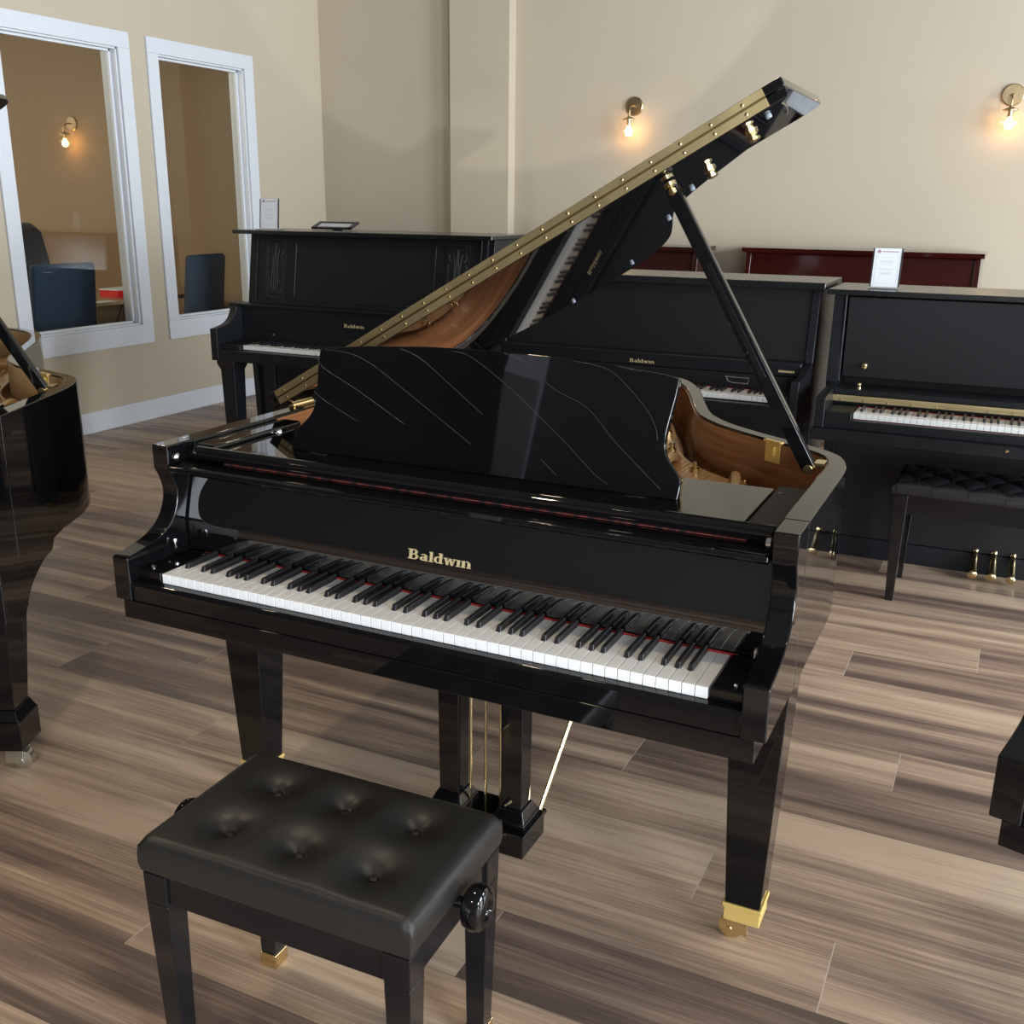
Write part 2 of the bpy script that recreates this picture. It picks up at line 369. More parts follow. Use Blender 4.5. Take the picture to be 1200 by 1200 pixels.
# recessed lamps of the ceiling
DL = [(-.9, -2.6), (1.6, -2.6), (-.9, .2), (1.6, .2), (-3.2, -2.6), (-3.2, .2), (-.9, 3.2), (1.6, 3.2), (4.2, -.6)]
for i, (x, y) in enumerate(DL):
    t = thing('ceiling_light', 'round recessed warm ceiling downlight above the showroom floor', 'ceiling light', (x, y, H), 0, 'recessed ceiling downlights')
    bm = B(); lathe(bm, [(.095, 0), (.095, -.008), (.075, -.012), (.07, -.004)], 28); obj('trim_ring', bm, M['trim'], t)
    bm = B(); lathe(bm, [(.07, -.003), (.06, -.006), (0, -.007)], 24); obj('diffuser', bm, M['downlight'], t)
    l = bpy.data.lights.new('downlight_beam', 'SPOT'); l.energy = 46 if x > -2 else 120; l.color = (1, .80, .55); l.spot_size = 2.2; l.spot_blend = .8; l.shadow_soft_size = .07
    lo = bpy.data.objects.new('downlight_beam', l); C.objects.link(lo); lo.parent = t; lo.location = (0, 0, -.02)

# ------------------------------------------------------------------ keyboard shared by every piano
def key_meshes():
    P = 1.224/52
    bm = B(); box(bm, .0005, P-.0005, 0, .15, -.022, 0)
    for v in bm.verts: v.co.y += 0
    o = obj('white_key', bm, M['white_key'], None, .0012, 2)
    bm = B(); taper(bm, 0, .0995, -.004, .0058, .0505, .0115, .0043, .0475, 0, .1025)
    o2 = obj('black_key', bm, M['black_key'], None, .0012, 2)
    return o, o2
KW, KB = key_meshes()
for _o in (KW, KB): C.objects.unlink(_o)
def keyboard(parent, kz):
    P = 1.224/52
    bm = B(); box(bm, -.62, .62, .02, .19, kz-.05, kz-.023); box(bm, -.625, .625, .1512, .1545, kz-.004, kz+.0025)
    kb = obj('keyboard', bm, M['felt'], parent)
    for i in range(52):
        c = KW.copy(); C.objects.link(c); c.parent = kb; c.location = (-.612+i*P, 0, kz)
        if 'ABCDEFG'[i % 7] in 'ACDFG' and i < 51:
            d = KB.copy(); C.objects.link(d); d.parent = kb
            s = {'A': .0, 'C': -.0015, 'D': .0015, 'F': -.002, 'G': 0}['ABCDEFG'[i % 7]]
            d.location = (-.612+(i+1)*P+s, 0, kz)
    return kb

# ------------------------------------------------------------------ gilt lettering of the maker's mark
def logo(name, parent, cx, y, z0, hgt, mtl, depth=.0008, lean=0.0):
    """word 'Baldwin' in slab-serif strokes; faces -y; z0 is the base line"""
    S = []
    def rect(x0, x1, a, b): S.append([(x0, a), (x1, a), (x1, b), (x0, b)])
    def bowl(cx_, cz, rx, rz, a0, a1, wd, n=12):
        for i in range(n):
            t0 = math.radians(a0+(a1-a0)*i/n); t1 = math.radians(a0+(a1-a0)*(i+1)/n)
            o = lambda t, k: (cx_+(rx-k*wd)*math.cos(t), cz+(rz-k*.085)*math.sin(t))
            S.append([o(t0, 0), o(t1, 0), o(t1, 1), o(t0, 1)])
    x = 0
    # B
    rect(.0, .14, 0, .09); rect(.0, .14, .91, 1); rect(.10, .30, 0, 1); rect(.30, .46, .91, 1); rect(.30, .46, 0, .09); rect(.30, .46, .47, .56)
    bowl(.46, .735, .25, .265, -90, 90, .19); bowl(.48, .28, .30, .28, -90, 90, .20); x = .88
    # a
    rect(x+.36, x+.54, 0, .5); rect(x+.50, x+.62, 0, .07); bowl(x+.30, .47, .24, .20, 0, 150, .17); bowl(x+.26, .20, .24, .20, 20, 340, .18); x += .70
    # l
    rect(x+.06, x+.24, 0, 1); rect(x, x+.30, 0, .08); rect(x, x+.10, .92, 1); x += .36
    # d
    rect(x+.40, x+.58, 0, 1); rect(x+.52, x+.66, 0, .08); rect(x+.32, x+.44, .92, 1); bowl(x+.29, .33, .29, .33, 50, 310, .18); x += .72
    # w
    for a, b in ((.0, .20), (.20, .40), (.40, .60), (.60, .80)):
        pass
    def slant(xa, xb, wd): S.append([(xa, .66), (xa+wd, .66), (xb+wd, 0), (xb, 0)])
    slant(x+.04, x+.20, .17); slant(x+.40, x+.22, .09); slant(x+.38, x+.54, .17); slant(x+.76, x+.57, .09)
    rect(x-.02, x+.28, .60, .67); rect(x+.66, x+.90, .60, .67); x += .92
    # i
    rect(x+.06, x+.24, 0, .66); rect(x, x+.30, 0, .08); rect(x, x+.10, .58, .66); x += .36
    # n
    rect(x+.06, x+.24, 0, .66); rect(x, x+.30, 0, .08); rect(x, x+.10, .58, .66); rect(x+.46, x+.64, 0, .40); rect(x+.40, x+.70, 0, .08); bowl(x+.42, .40, .22, .27, 0, 120, .18); x += .70
    sc = hgt; wd_ = x*sc
    bm = B()
    for k, q in enumerate(S):
        t = .00002*(k % 7)
        prism(bm, [(cx+(px*sc-wd_/2)*1.05, z0+pz*sc*.68) for px, pz in q], y-depth-t, y, 'y')
    if lean:
        for v in bm.verts: v.co.y += (v.co.z-z0)*lean
    return obj(name, bm, mtl, parent, smooth=False)

# ------------------------------------------------------------------ grand pianos
def grand(loc, rotz, label, stretch=1.0, th=29.75, trad_legs=False, zrim=.655, group='grand pianos on the showroom floor', lid_open=True, rod=True):
    g = thing('grand_piano', label, 'piano', loc, rotz, group)
    G = M['gloss']
    def sy(y): return y if y < .65 else .65+(y-.65)*stretch
    ctrl = [(.722, .20), (.722, .40), (.722, .57), (.716, .655), (.692, .735), (.645, .79), (.57, .84), (.469, .908), (.381, .98), (.311, 1.072), (.258, 1.20), (.207, 1.34), (.152, 1.475), (.08, 1.59), (-.01, 1.665), (-.13, 1.715), (-.30, 1.735), (-.45, 1.72), (-.58, 1.665), (-.668, 1.57), (-.712, 1.44), (-.722, 1.30), (-.722, .90), (-.722, .50), (-.722, .20)]
    ctrl = [(a, sy(b)) for a, b in ctrl]
    out = spline(ctrl, 4)
    def offset(pts, d):
        res = []
        for i, p in enumerate(pts):
            a = pts[max(i-1, 0)]; b = pts[min(i+1, len(pts)-1)]
            tx, ty = b[0]-a[0], b[1]-a[1]; L = math.hypot(tx, ty) or 1
            res.append((p[0]-ty/L*d, p[1]+tx/L*d))
        return res
    thick = [(.047 if (p[1] < .66) else .034) for p in out]
    inn = []
    o47 = offset(out, .047); o34 = offset(out, .036)
    for i, p in enumerate(out):
        t = max(0, min(1, (p[1]-.55)/.15)); inn.append((o47[i][0]*(1-t)+o34[i][0]*t, o47[i][1]*(1-t)+o34[i][1]*t))
    z0, z1 = zrim, .977
    # rim: closed wall between the outer and the inner curve
    def band(bm, A, Bp, za, zb):
        va = [bm.verts.new((p[0], p[1], za)) for p in A]; vb = [bm.verts.new((p[0], p[1], zb)) for p in A]
        wa = [bm.verts.new((p[0], p[1], za)) for p in Bp]; wb = [bm.verts.new((p[0], p[1], zb)) for p in Bp]
        for i in range(len(A)-1):
            bm.faces.new((va[i], va[i+1], vb[i+1], vb[i])); bm.faces.new((wa[i+1], wa[i], wb[i], wb[i+1]))
            bm.faces.new((vb[i], vb[i+1], wb[i+1], wb[i])); bm.faces.new((va[i+1], va[i], wa[i], wa[i+1]))
        for i in (0, -1): bm.faces.new((va[i], vb[i], wb[i], wa[i]))
        bmesh.ops.recalc_face_normals(bm, faces=bm.faces)
    bm = B(); band(bm, out, inn, z0, z1); obj('rim', bm, G, g, .003, 2)
    veneer_m = M['tan'] if trad_legs else M['veneer']
    i0 = [i for i, p in enumerate(inn) if p[1] >= .50]
    iv = [inn[i] for i in i0]; iv2 = offset(iv, .004)
    bm = B(); band(bm, iv, iv2, .80, z1-.006); obj('inner_veneer', bm, veneer_m, g)
    # arms (cheeks)
    zb = min(.655, zrim)
    prof = [(-.032, zb), (-.032, .754)] + spline([(-.020, .757), (.010, .762), (.049, .770), (.082, .783), (.109, .803), (.127, .832), (.134, .863), (.127, .895), (.113, .922)], 3) + [(.113, .977), (.20, .977), (.20, zb)]
    for s in (-1, 1):
        bm = B(); x0, x1 = sorted((s*.677, s*.722)); prism(bm, prof, x0, x1, 'x'); obj('arm', bm, G, g, .003, 2)
    # key bed, key slip, key blocks
    bm = B(); box(bm, -.704, .704, -.029, .45, .612, .655); box(bm, -.674, .674, .45, .62, .62, .66); obj('key_bed', bm, G, g, .002)
    quick('bottom_board', M['dark'], g, (-.60, .25, .62, sy(1.25), .64, .655), (-.60, .55, .62, .80, .64, .655), bevel=0)
    bm = B(); prism(bm, [(-.026, .655), (-.026, .690), (-.020, .6985), (-.006, .7005), (-.004, .655)], -.677, .677, 'x'); obj('key_slip', bm, G, g, .0015)
    for s in (-1, 1):
        x0, x1 = sorted((s*.615, s*.677)); bm = B(); box(bm, x0, x1, -.002, .155, .657, .722); kb_ = obj('key_block', bm, G, g, .003)
        bm = B(); lathe(bm, [(.006, 0), (.006, .003), (.003, .006), (0, .006)], 12, loc=(s*.655, .02, .722)); obj('block_screw', bm, M['chrome'], kb_)
    keyboard(g, .72)
    # fallboard, standing open
    fp = [(.1545, .7245)] + spline([(.1546, .727), (.1548, .75), (.1553, .775), (.158, .80), (.165, .83), (.176, .87), (.186, .905)], 4) + [(.172, .911), (.150, .912), (.114, .915), (.107, .922), (.110, .930), (.128, .934), (.192, .936), (.192, .7245)]
    bm = B(); prism(bm, fp, -.672, .672, 'x'); fb = obj('fallboard', bm, M['gloss_hi'], g, .0008, ang=40)
    lg = logo('maker_logo', fb, -.003, .1560, .795, .0305, M['gilt'], lean=.19); lg['label'] = 'gold lettering'
    for s in (-1, 1):
        bm = B(); lathe(bm, [(.004, 0), (.009, .004), (.009, .012), (.004, .016), (0, .017)], 14, 'x', loc=(s*.668-.008, .13, .95)); obj('fallboard_knob', bm, M['chrome'], fb)
        bm = B(); lathe(bm, [(.004, -.013), (.006, -.006), (.0045, 0), (.006, .006), (.004, .013)], 12, 'z', loc=(s*.668, .105, .75)); obj('pivot_pin', bm, M['chrome'], fb)
    # felt strip with painted-in reflection and dark gap behind the nose, tuning pins glimpsed through it
    quick('action_cover', M['dark'], g, (-.672, .672, .193, .30, .66, .925), bevel=0)
    quick('name_felt', M['felt_reflect'], g, (-.56, .62, .164, .190, .9365, .9385), bevel=0)
    # music shelf with its front rail, rail blocks
    bm = B(); box(bm, -.603, .603, .186, .470, .944, .9565); sh = obj('music_shelf', bm, G, g, .002)
    bm = B(); prism(bm, [(.160, .943), (.156, .950), (.158, .962), (.166, .968), (.180, .968), (.186, .957), (.186, .943)], -.645, .668, 'x'); obj('shelf_rail', bm, G, sh, .001, ang=50)
    for s in (-1, 1):
        x0, x1 = sorted((s*(.612 if s < 0 else .603), s*.672)); quick('rail_block', G if s < 0 else M['dark'], sh, (x0, x1, .195, .52, .91, .968 if s < 0 else .951), bevel=.005)
        bm = B(); lathe(bm, [(.004, 0), (.010, .003), (.010, .010), (.003, .014), (0, .014)], 14, 'x', loc=(s*.612, .42 if s < 0 else .46, .955 if s < 0 else .942)); obj('rail_knob', bm, M['chrome'], sh)
    # music desk, leaning back
    tl = math.radians(20); base = Vector((-.006, .288, .957))
    half = [(.460, 0), (.462, .03), (.456, .048), (.440, .066), (.425, .085), (.418, .11), (.420, .15), (.426, .20), (.428, .238)]
    top = [(.40, .2445), (.30, .254), (.15, .263), (0, .266)]
    R_ = spline(half, 2) + top
    pts = R_ + [(-a, b) for a, b in R_[::-1][1:]]
    bm = B(); prism(bm, [(a, b) for a, b in pts], 0, .018, 'y')
    rot = Matrix.Rotation(-tl, 3, 'X')
    def ds(bm): xf(bm, bm.verts, rot, base); return bm
    md_ = obj('music_desk', ds(bm), G, g, .003, 2)
    curves = [[(-.437, .225), (-.422, .205), (-.395, .188), (-.307, .151), (-.174, .088)],
              [(-.415, .238), (-.345, .233), (-.278, .211), (-.159, .147), (-.003, .061)],
              [(-.215, .253), (-.161, .236), (-.075, .183), (.013, .127)],
              [(-.085, .257), (-.037, .248), (.057, .195), (.134, .142), (.214, .085), (.279, .034), (.315, .014)],
              [(-.426, .14), (-.384, .117), (-.294, .082)],
              [(.040, .262), (.094, .245), (.134, .217), (.173, .192), (.246, .163), (.312, .104), (.385, .047), (.425, .017)],
              [(.20, .257), (.277, .245), (.326, .212), (.372, .170), (.396, .135), (.403, .112)],
              [(.163, .047), (.202, .019)]]
    for c in curves:
        bm = B(); tube(bm, [(a, -.0002, b) for a, b in spline(c, 5)], .0008, 6); obj('groove', ds(bm), M['groove'], md_)
    bm = B()
    for s in (-1, 1): box(bm, s*.455-.006, s*.455+.006, .018, .028, .0, .05)
    obj('desk_hinge', ds(bm), M['brass'], md_)
    quick('desk_support', G, md_, (-.012, .012, .33, .42, .957, 1.07), bevel=.002)
    # iron plate, soundboard, strings, pin rows
    inn_l = [p for p in inn if p[1] >= .45]
    pl = offset(inn_l, .014)
    bm = B(); prism(bm, pl, .812, .820, 'z'); obj('soundboard', bm, M['board'], g, smooth=False)
    po = offset(inn_l, .035); pi_ = offset(inn_l, .115)
    bm = B()
    n = len(po); va = [[bm.verts.new((p[0], p[1], z)) for p in q] for q, z in ((po, .822), (po, .862), (pi_, .852), (pi_, .822))]
    for A, Bq in zip(va, va[1:]+va[:1]):
        for i in range(n-1): bm.faces.new((A[i], A[i+1], Bq[i+1], Bq[i]))
    for i in (0, -1): bm.faces.new([q[i] for q in va])
    bmesh.ops.recalc_face_normals(bm, faces=bm.faces)
    plate = obj('iron_plate', bm, M['plate'], g)
    bm = B(); box(bm, -.66, .66, .46, .60, .845, .868)
    obj('pin_block', bm, M['plate'], plate, .004)
    for (xa, ya, xb, yb) in ((-.55, .58, -.52, sy(1.5)), (-.25, .58, -.22, sy(1.62)), (.05, .58, .03, sy(1.50)), (.30, .58, .235, sy(1.02)), (.50, .58, .43, sy(.86))):
        bm = B(); tube(bm, spline([(xa, ya, .868), (xa*.8+xb*.2, ya*.8+yb*.2, .892), (xa*.3+xb*.7, ya*.3+yb*.7, .892), (xb, yb, .858)], 5), .013, 8); obj('plate_strut', bm, M['plate'], plate)
    bm = B()
    for i in range(2, n-2, 6):
        p = ((po[i][0]+pi_[i][0]*.4)/1.4, (po[i][1]+pi_[i][1]*.4)/1.4)
        bm = B(); lathe(bm, [(.013, .860), (.013, .866), (.008, .868), (.008, .880), (.006, .882), (0, .882)], 8, loc=(p[0], p[1], 0)); obj('plate_bolt', bm, M['brass'], plate)
    bm = B()
    for i in range(70):
        x = -.60+i*.0165
        yb = sy(1.55) if x < -.1 else sy(max(.80, 1.45-max(0, x+.1)*.95 - max(0, x-.35)*.6))
        if x > .16: yb = min(yb, sy(.98-(x-.3)*.62))
        tube(bm, [(x, .56, .872), (x+.02, yb, .868)], .0007, 4)
    st = obj('strings', bm, M['string'], g); st['kind'] = 'stuff'
    bm = B()
    for r_ in range(4):
        for i in range(60): lathe(bm, [(.003, .868), (.003, .888), (0, .888)], 6, loc=(-.60+i*.0205+.004*r_, .48+r_*.022, 0))
    tp = obj('tuning_pins', bm, M['chrome'], g); tp['kind'] = 'stuff'
    # damper line (wood blocks with white felt)
    bm = B(); box(bm, -.60, .40, .615, .625, .874, .90); obj('damper_rail', bm, G, g, .001)
    # lid: main board, folded front flap, hinges
    if lid_open:
        t = math.radians(th); hx, hz = -.712, .985
        LM = Matrix.Translation((hx, 0, hz)) @ Matrix.Rotation(-t, 4, 'Y')
        def lid_xf(bm):
            bmesh.ops.transform(bm, matrix=LM, verts=bm.verts); return bm
        yh = .535
        outer = [(p[0]-hx+.004, p[1]+.004 if p[1] > 1.2 else p[1]) for p in out]
        lp = [(1.46, yh)] + [q for q in outer if q[1] > yh+.01 and q[0] > .003] + [(.0, sy(1.3)), (.0, yh)]
        bm = B(); prism(bm, lp, 0, .019, 'z'); lid = obj('lid', lid_xf(bm), G, g, .003, 2)
        fl = [(1.46, yh), (1.46, .925)] + [(1.46-.03+.03*math.cos(a), .925+.035*math.sin(a)) for a in (.5, 1.0, 1.5708)] + [(.02, .96), (0, .94), (0, yh)]
        bm = B(); prism(bm, fl, .0205, .0395, 'z'); flap = obj('front_flap', lid_xf(bm), G, g, .003, 2)
        for par, a, b in ((lid, .0015, .0185), (flap, .021, .038)):
            bm = B(); box(bm, .03, 1.42, yh-.0025, yh+.001, a, b); hg = obj('piano_hinge', lid_xf(bm), M['hinge'], par, .0006)
            for i in range(20):
                bm = B(); lathe(bm, [(.0035, 0), (.0035, -.0008), (.002, -.0015), (0, -.0015)], 8, 'y', loc=(.06+i*.0692, yh-.003, (a+b)/2)); obj('hinge_screw', lid_xf(bm), M['brass'], par)
        bm = B(); tube(bm, [(.03, yh-.004, .0197), (1.42, yh-.004, .0197)], .0022, 8); obj('hinge_barrel', lid_xf(bm), M['barrel'], lid)
        # cup blocks for the prop, rubber bumpers
        def lidpt(u, y, n_): return LM @ Vector((u, y, n_))
        for (u, y) in ((1.208, .80), (1.345, .668)):
            bm = B(); lathe(bm, [(.015, 0), (.015, -.005), (.009, -.007), (.009, -.013), (.013, -.014), (.013, -.019), (.006, -.021), (0, -.018)], 8, loc=(u, y, 0)); obj('prop_cup', lid_xf(bm), M['brass'], lid)
        for (u, y) in ((1.13, .90), (.985, 1.13), (.70, sy(1.56)), (.42, sy(1.68)), (1.40, .60)):
            bm = B(); lathe(bm, [(.0065, 0), (.0065, -.005), (.005, -.007), (0, -.007)], 12, loc=(u, y, 0)); obj('bumper', lid_xf(bm), M['rubber'], lid)
        for y in (.66, sy(1.2)):
            bm = B(); tube(bm, [(hx-.003, y-.045, hz-.004), (hx-.003, y+.045, hz-.004)], .008, 10); box(bm, hx-.01, hx+.035, y-.04, y+.04, z1, z1+.004); obj('lid_hinge', bm, M['brass'], g)
        # prop stick: a flat bar with a rounded long edge
        a = Vector((.640, .650, .962)); b_ = lidpt(1.150, .662, -.004); d = (b_-a); L = d.length; d.normalize()
        side = d.cross(Vector((0, 1, 0))).normalized(); nrm = side.cross(d)
        def pr(bm, lo, hi, w0, t0):
            v = box(bm, -w0, w0, -t0, t0, lo, hi)
            R3 = Matrix((side, nrm, d)).transposed(); xf(bm, bm.verts, R3, a); return bm
        ps = obj('prop_stick', pr(B(), 0, L-.01, .016, .011), G, g, .004, 3)
        obj('inner_prop', pr(B(), .22, L*.72, .006, .0125), M['bench'], ps, .001)
        bm = B(); lathe(bm, [(.010, L-.030), (.0145, L-.026), (.0145, L-.016), (.010, L-.012), (.014, L-.008), (.014, L), (0, L)], 14); xf(bm, bm.verts, Matrix((side, nrm, d)).transposed(), a); obj('prop_tip', bm, M['brass'], ps)
        bm = B(); tube(bm, [(.640, .625, .964), (.640, .675, .964)], .011, 12); box(bm, .650, .672, .636, .676, .968, .979); obj('prop_pivot', bm, M['brass'], ps, .001)
    # lid latch on the inner rim
    j = min(range(len(inn)), key=lambda i: math.hypot(inn[i][0]-.535, inn[i][1]-.845))
    p = inn[j]; q = inn[j+1]; ang = math.atan2(q[1]-p[1], q[0]-p[0])
    bm = B(); v = box(bm, -.024, .024, .0, .006, -.052, -.003); v2 = box(bm, -.028, .028, -.004, .010, -.005, .001); v3 = box(bm, -.010, .010, .004, .012, -.034, -.012)
    xf(bm, bm.verts, Matrix.Rotation(ang, 3, 'Z'), (p[0], p[1], z1)); 
    obj('lid_catch', bm, M['cap'], g, .002)
    # legs
    def leg(cx, cy):
        bm = B()
        if not trad_legs:
            taper(bm, cx, cy, .075, .036, .036, .655, .060, .060); lo = obj('leg', bm, G, g, .003)
            bm = B(); box(bm, cx-.038, cx+.038, cy-.038, cy+.038, .060, .100); box(bm, cx-.041, cx+.041, cy-.041, cy+.041, .092, .103); obj('ferrule', bm, M['cap'], lo, .002)
            mt = M['brass']; zt = .062; co = .026
        else:
            taper(bm, cx, cy, .19, .042, .042, .45, .062, .062); box(bm, cx-.066, cx+.066, cy-.066, cy+.066, .45, .655)
            taper(bm, cx, cy, .16, .056, .056, .19, .044, .044); box(bm, cx-.058, cx+.058, cy-.058, cy+.058, .075, .16); lo = obj('leg', bm, G, g, .003)
            sgn = 1 if cx > 0 else -1
            bm = B(); br = [(cy+.06, .60), (cy+.36, .60), (cy+.36, .57), (cy+.30, .565)] + spline([(cy+.28, .535), (cy+.22, .525), (cy+.13, .48), (cy+.066, .40)], 4)
            prism(bm, br, cx-.05, cx+.05, 'x'); obj('leg_bracket', bm, G, lo, .003)
            mt = M['zinc']; zt = .077; co = -.030
        bm = B(); lathe(bm, [(.012, -.016), (.026, -.014), (.026, .014), (.012, .016)], 22, 'y', loc=(cx-co, cy, .0262)); tube(bm, [(cx-co, cy-.025, .0262), (cx-co, cy+.025, .0262)], .006, 10)
        w_ = obj('caster', bm, mt, lo)
        bm = B(); fx0, fx1 = min(cx-.012, cx-co-.008), max(cx+.012, cx-co+.008); box(bm, fx0, fx1, cy-.022, cy-.018, .018, zt); box(bm, fx0, fx1, cy+.018, cy+.022, .018, zt); box(bm, cx-.022, cx+.022, cy-.022, cy+.022, zt-.012, zt); obj('caster_fork', bm, mt, lo, .002)
    fy = .17 if trad_legs else .315
    leg(.648, fy); leg(-.635, fy); leg(-.27, sy(1.33))
    # pedal lyre
    ly = .36
    for s in (-1, 1):
        bm = B(); taper(bm, s*.083, ly, .130, .026, .026, .64, .029, .029); pst = obj('lyre_post', bm, G, g, .002)
        bm = B(); taper(bm, s*.083, ly, .116, .042, .046, .142, .030, .030); box(bm, s*.083-.044, s*.083+.044, ly-.047, ly+.047, .104, .117); obj('post_plinth', bm, G, pst, .003)
    bm = B(); box(bm, -.132, .132, ly-.065, ly+.060, .040, .095); box(bm, -.137, .137, ly-.070, ly+.065, .095, .105); lb = obj('lyre_box', bm, G, g, .003)
    quick('lyre_head', G, g, (-.14, .14, ly-.05, ly+.05, .600, .64))
    bm = B()
    for k in (-1, 0, 1):
        bm2 = B(); tube(bm2, [(k*.040, ly+.005, .105), (k*.040, ly+.005, .60)], .0035, 8); obj('pedal_rod', bm2, M['brass'], g)
        bm2 = B(); v = spline([(k*.055, ly-.06, .098), (k*.055, ly-.10, .098), (k*.055, ly-.15, .088), (k*.055, ly-.19, .072)], 3)
        tube(bm2, v, [.008]*4+[.012]*3+[.016, .016, .010], 10)
        for q in bm2.verts: q.co.z = .058+(q.co.z-.09)*.55
        obj('pedal', bm2, M['brass'], g)
    bm.free()
    for s in (-1, 1):
        bm = B(); tube(bm, [(s*.122, ly+.055, .105), (s*.20, .72, .635)], .0055, 10); obj('lyre_brace', bm, M['brass'], g)
    return g

grand((0, 0, 0), 0, 'glossy black grand piano with propped lid and music desk, behind the six-button bench')
_r = math.radians(26)
grand((-1.841, -.329, 0), _r, 'long glossy black grand piano by the two windows, mostly outside the picture', 1.34, 32.4, True, .59)
grand((1.763, -.26, 0), math.radians(-16), 'glossy black grand piano showing only one key cheek at the picture edge', 1.0, 29)

# ------------------------------------------------------------------ upright pianos
def pedals(p, cx, y, m=None):
    for k in (-1, 0, 1):
        bm = B(); pts = spline([(cx+k*.073, y+.02, .105), (cx+k*.073, y-.015, .098), (cx+k*.073, y-.040, .068), (cx+k*.073, y-.075, .036), (cx+k*.073, y-.098, .030)], 4)
        n = len(pts); tube(bm, pts, [.010+.011*(i/(n-1))**1.5 for i in range(n-1)]+[.013], 12)
        for v in bm.verts: v.co.z = v.co.z*.9
        lathe(bm, [(.004, 0), (.011, .004), (.011, .012), (0, .014)], 10, 'y', loc=(cx+k*.073, y+.012, .1))
        obj('pedal', bm, M['brass'], p)
def carved_panel(p, par, x0, x1, z0, z1, y):
    """fretwork ornament: a dark recess with a raised lyre of scrolls"""
    cx, cz, hx, hz = (x0+x1)/2, (z0+z1)/2, (x1-x0)/2, (z1-z0)/2
    def lean_(bm):
        for v in bm.verts: v.co.y += (v.co.z-.955)*.160
    rr = [(cx+hx*a, cz+hz*b) for a, b in spline([(-.75, -1), (.75, -1), (1, -.9), (1, .9), (.75, 1), (-.75, 1), (-1, .9), (-1, -.9)], 3, True)]
    bm = B(); prism(bm, rr, y-.001, y+.003, 'y'); lean_(bm); pn = obj('carved_panel', bm, M['carve'], par)
    bm = B()
    for s in (-1, 1):
        for c in ([(.0, -.80), (.45, -.88), (.72, -.70), (.55, -.52), (.34, -.62)], [(.34, -.62), (.30, -.2), (.22, .2), (.30, .55), (.52, .80), (.74, .62), (.60, .45), (.45, .55)],
                  [(.10, -.75), (.10, 0), (.06, .5), (.0, .86)], [(.42, -.15), (.78, .05), (.72, .22)], [(.42, .02), (.80, .25), (.74, .40)], [(.42, -.32), (.75, -.18), (.70, -.02)], [(.0, .92), (.35, .93), (.6, .92)]):
            tube(bm, [(cx+s*a*hx, y-.002, cz+b*hz) for a, b in spline([(q[0], q[1]) for q in c], 4)], .0046, 6)
    lean_(bm); obj('scrollwork', bm, M['satin2'], pn)
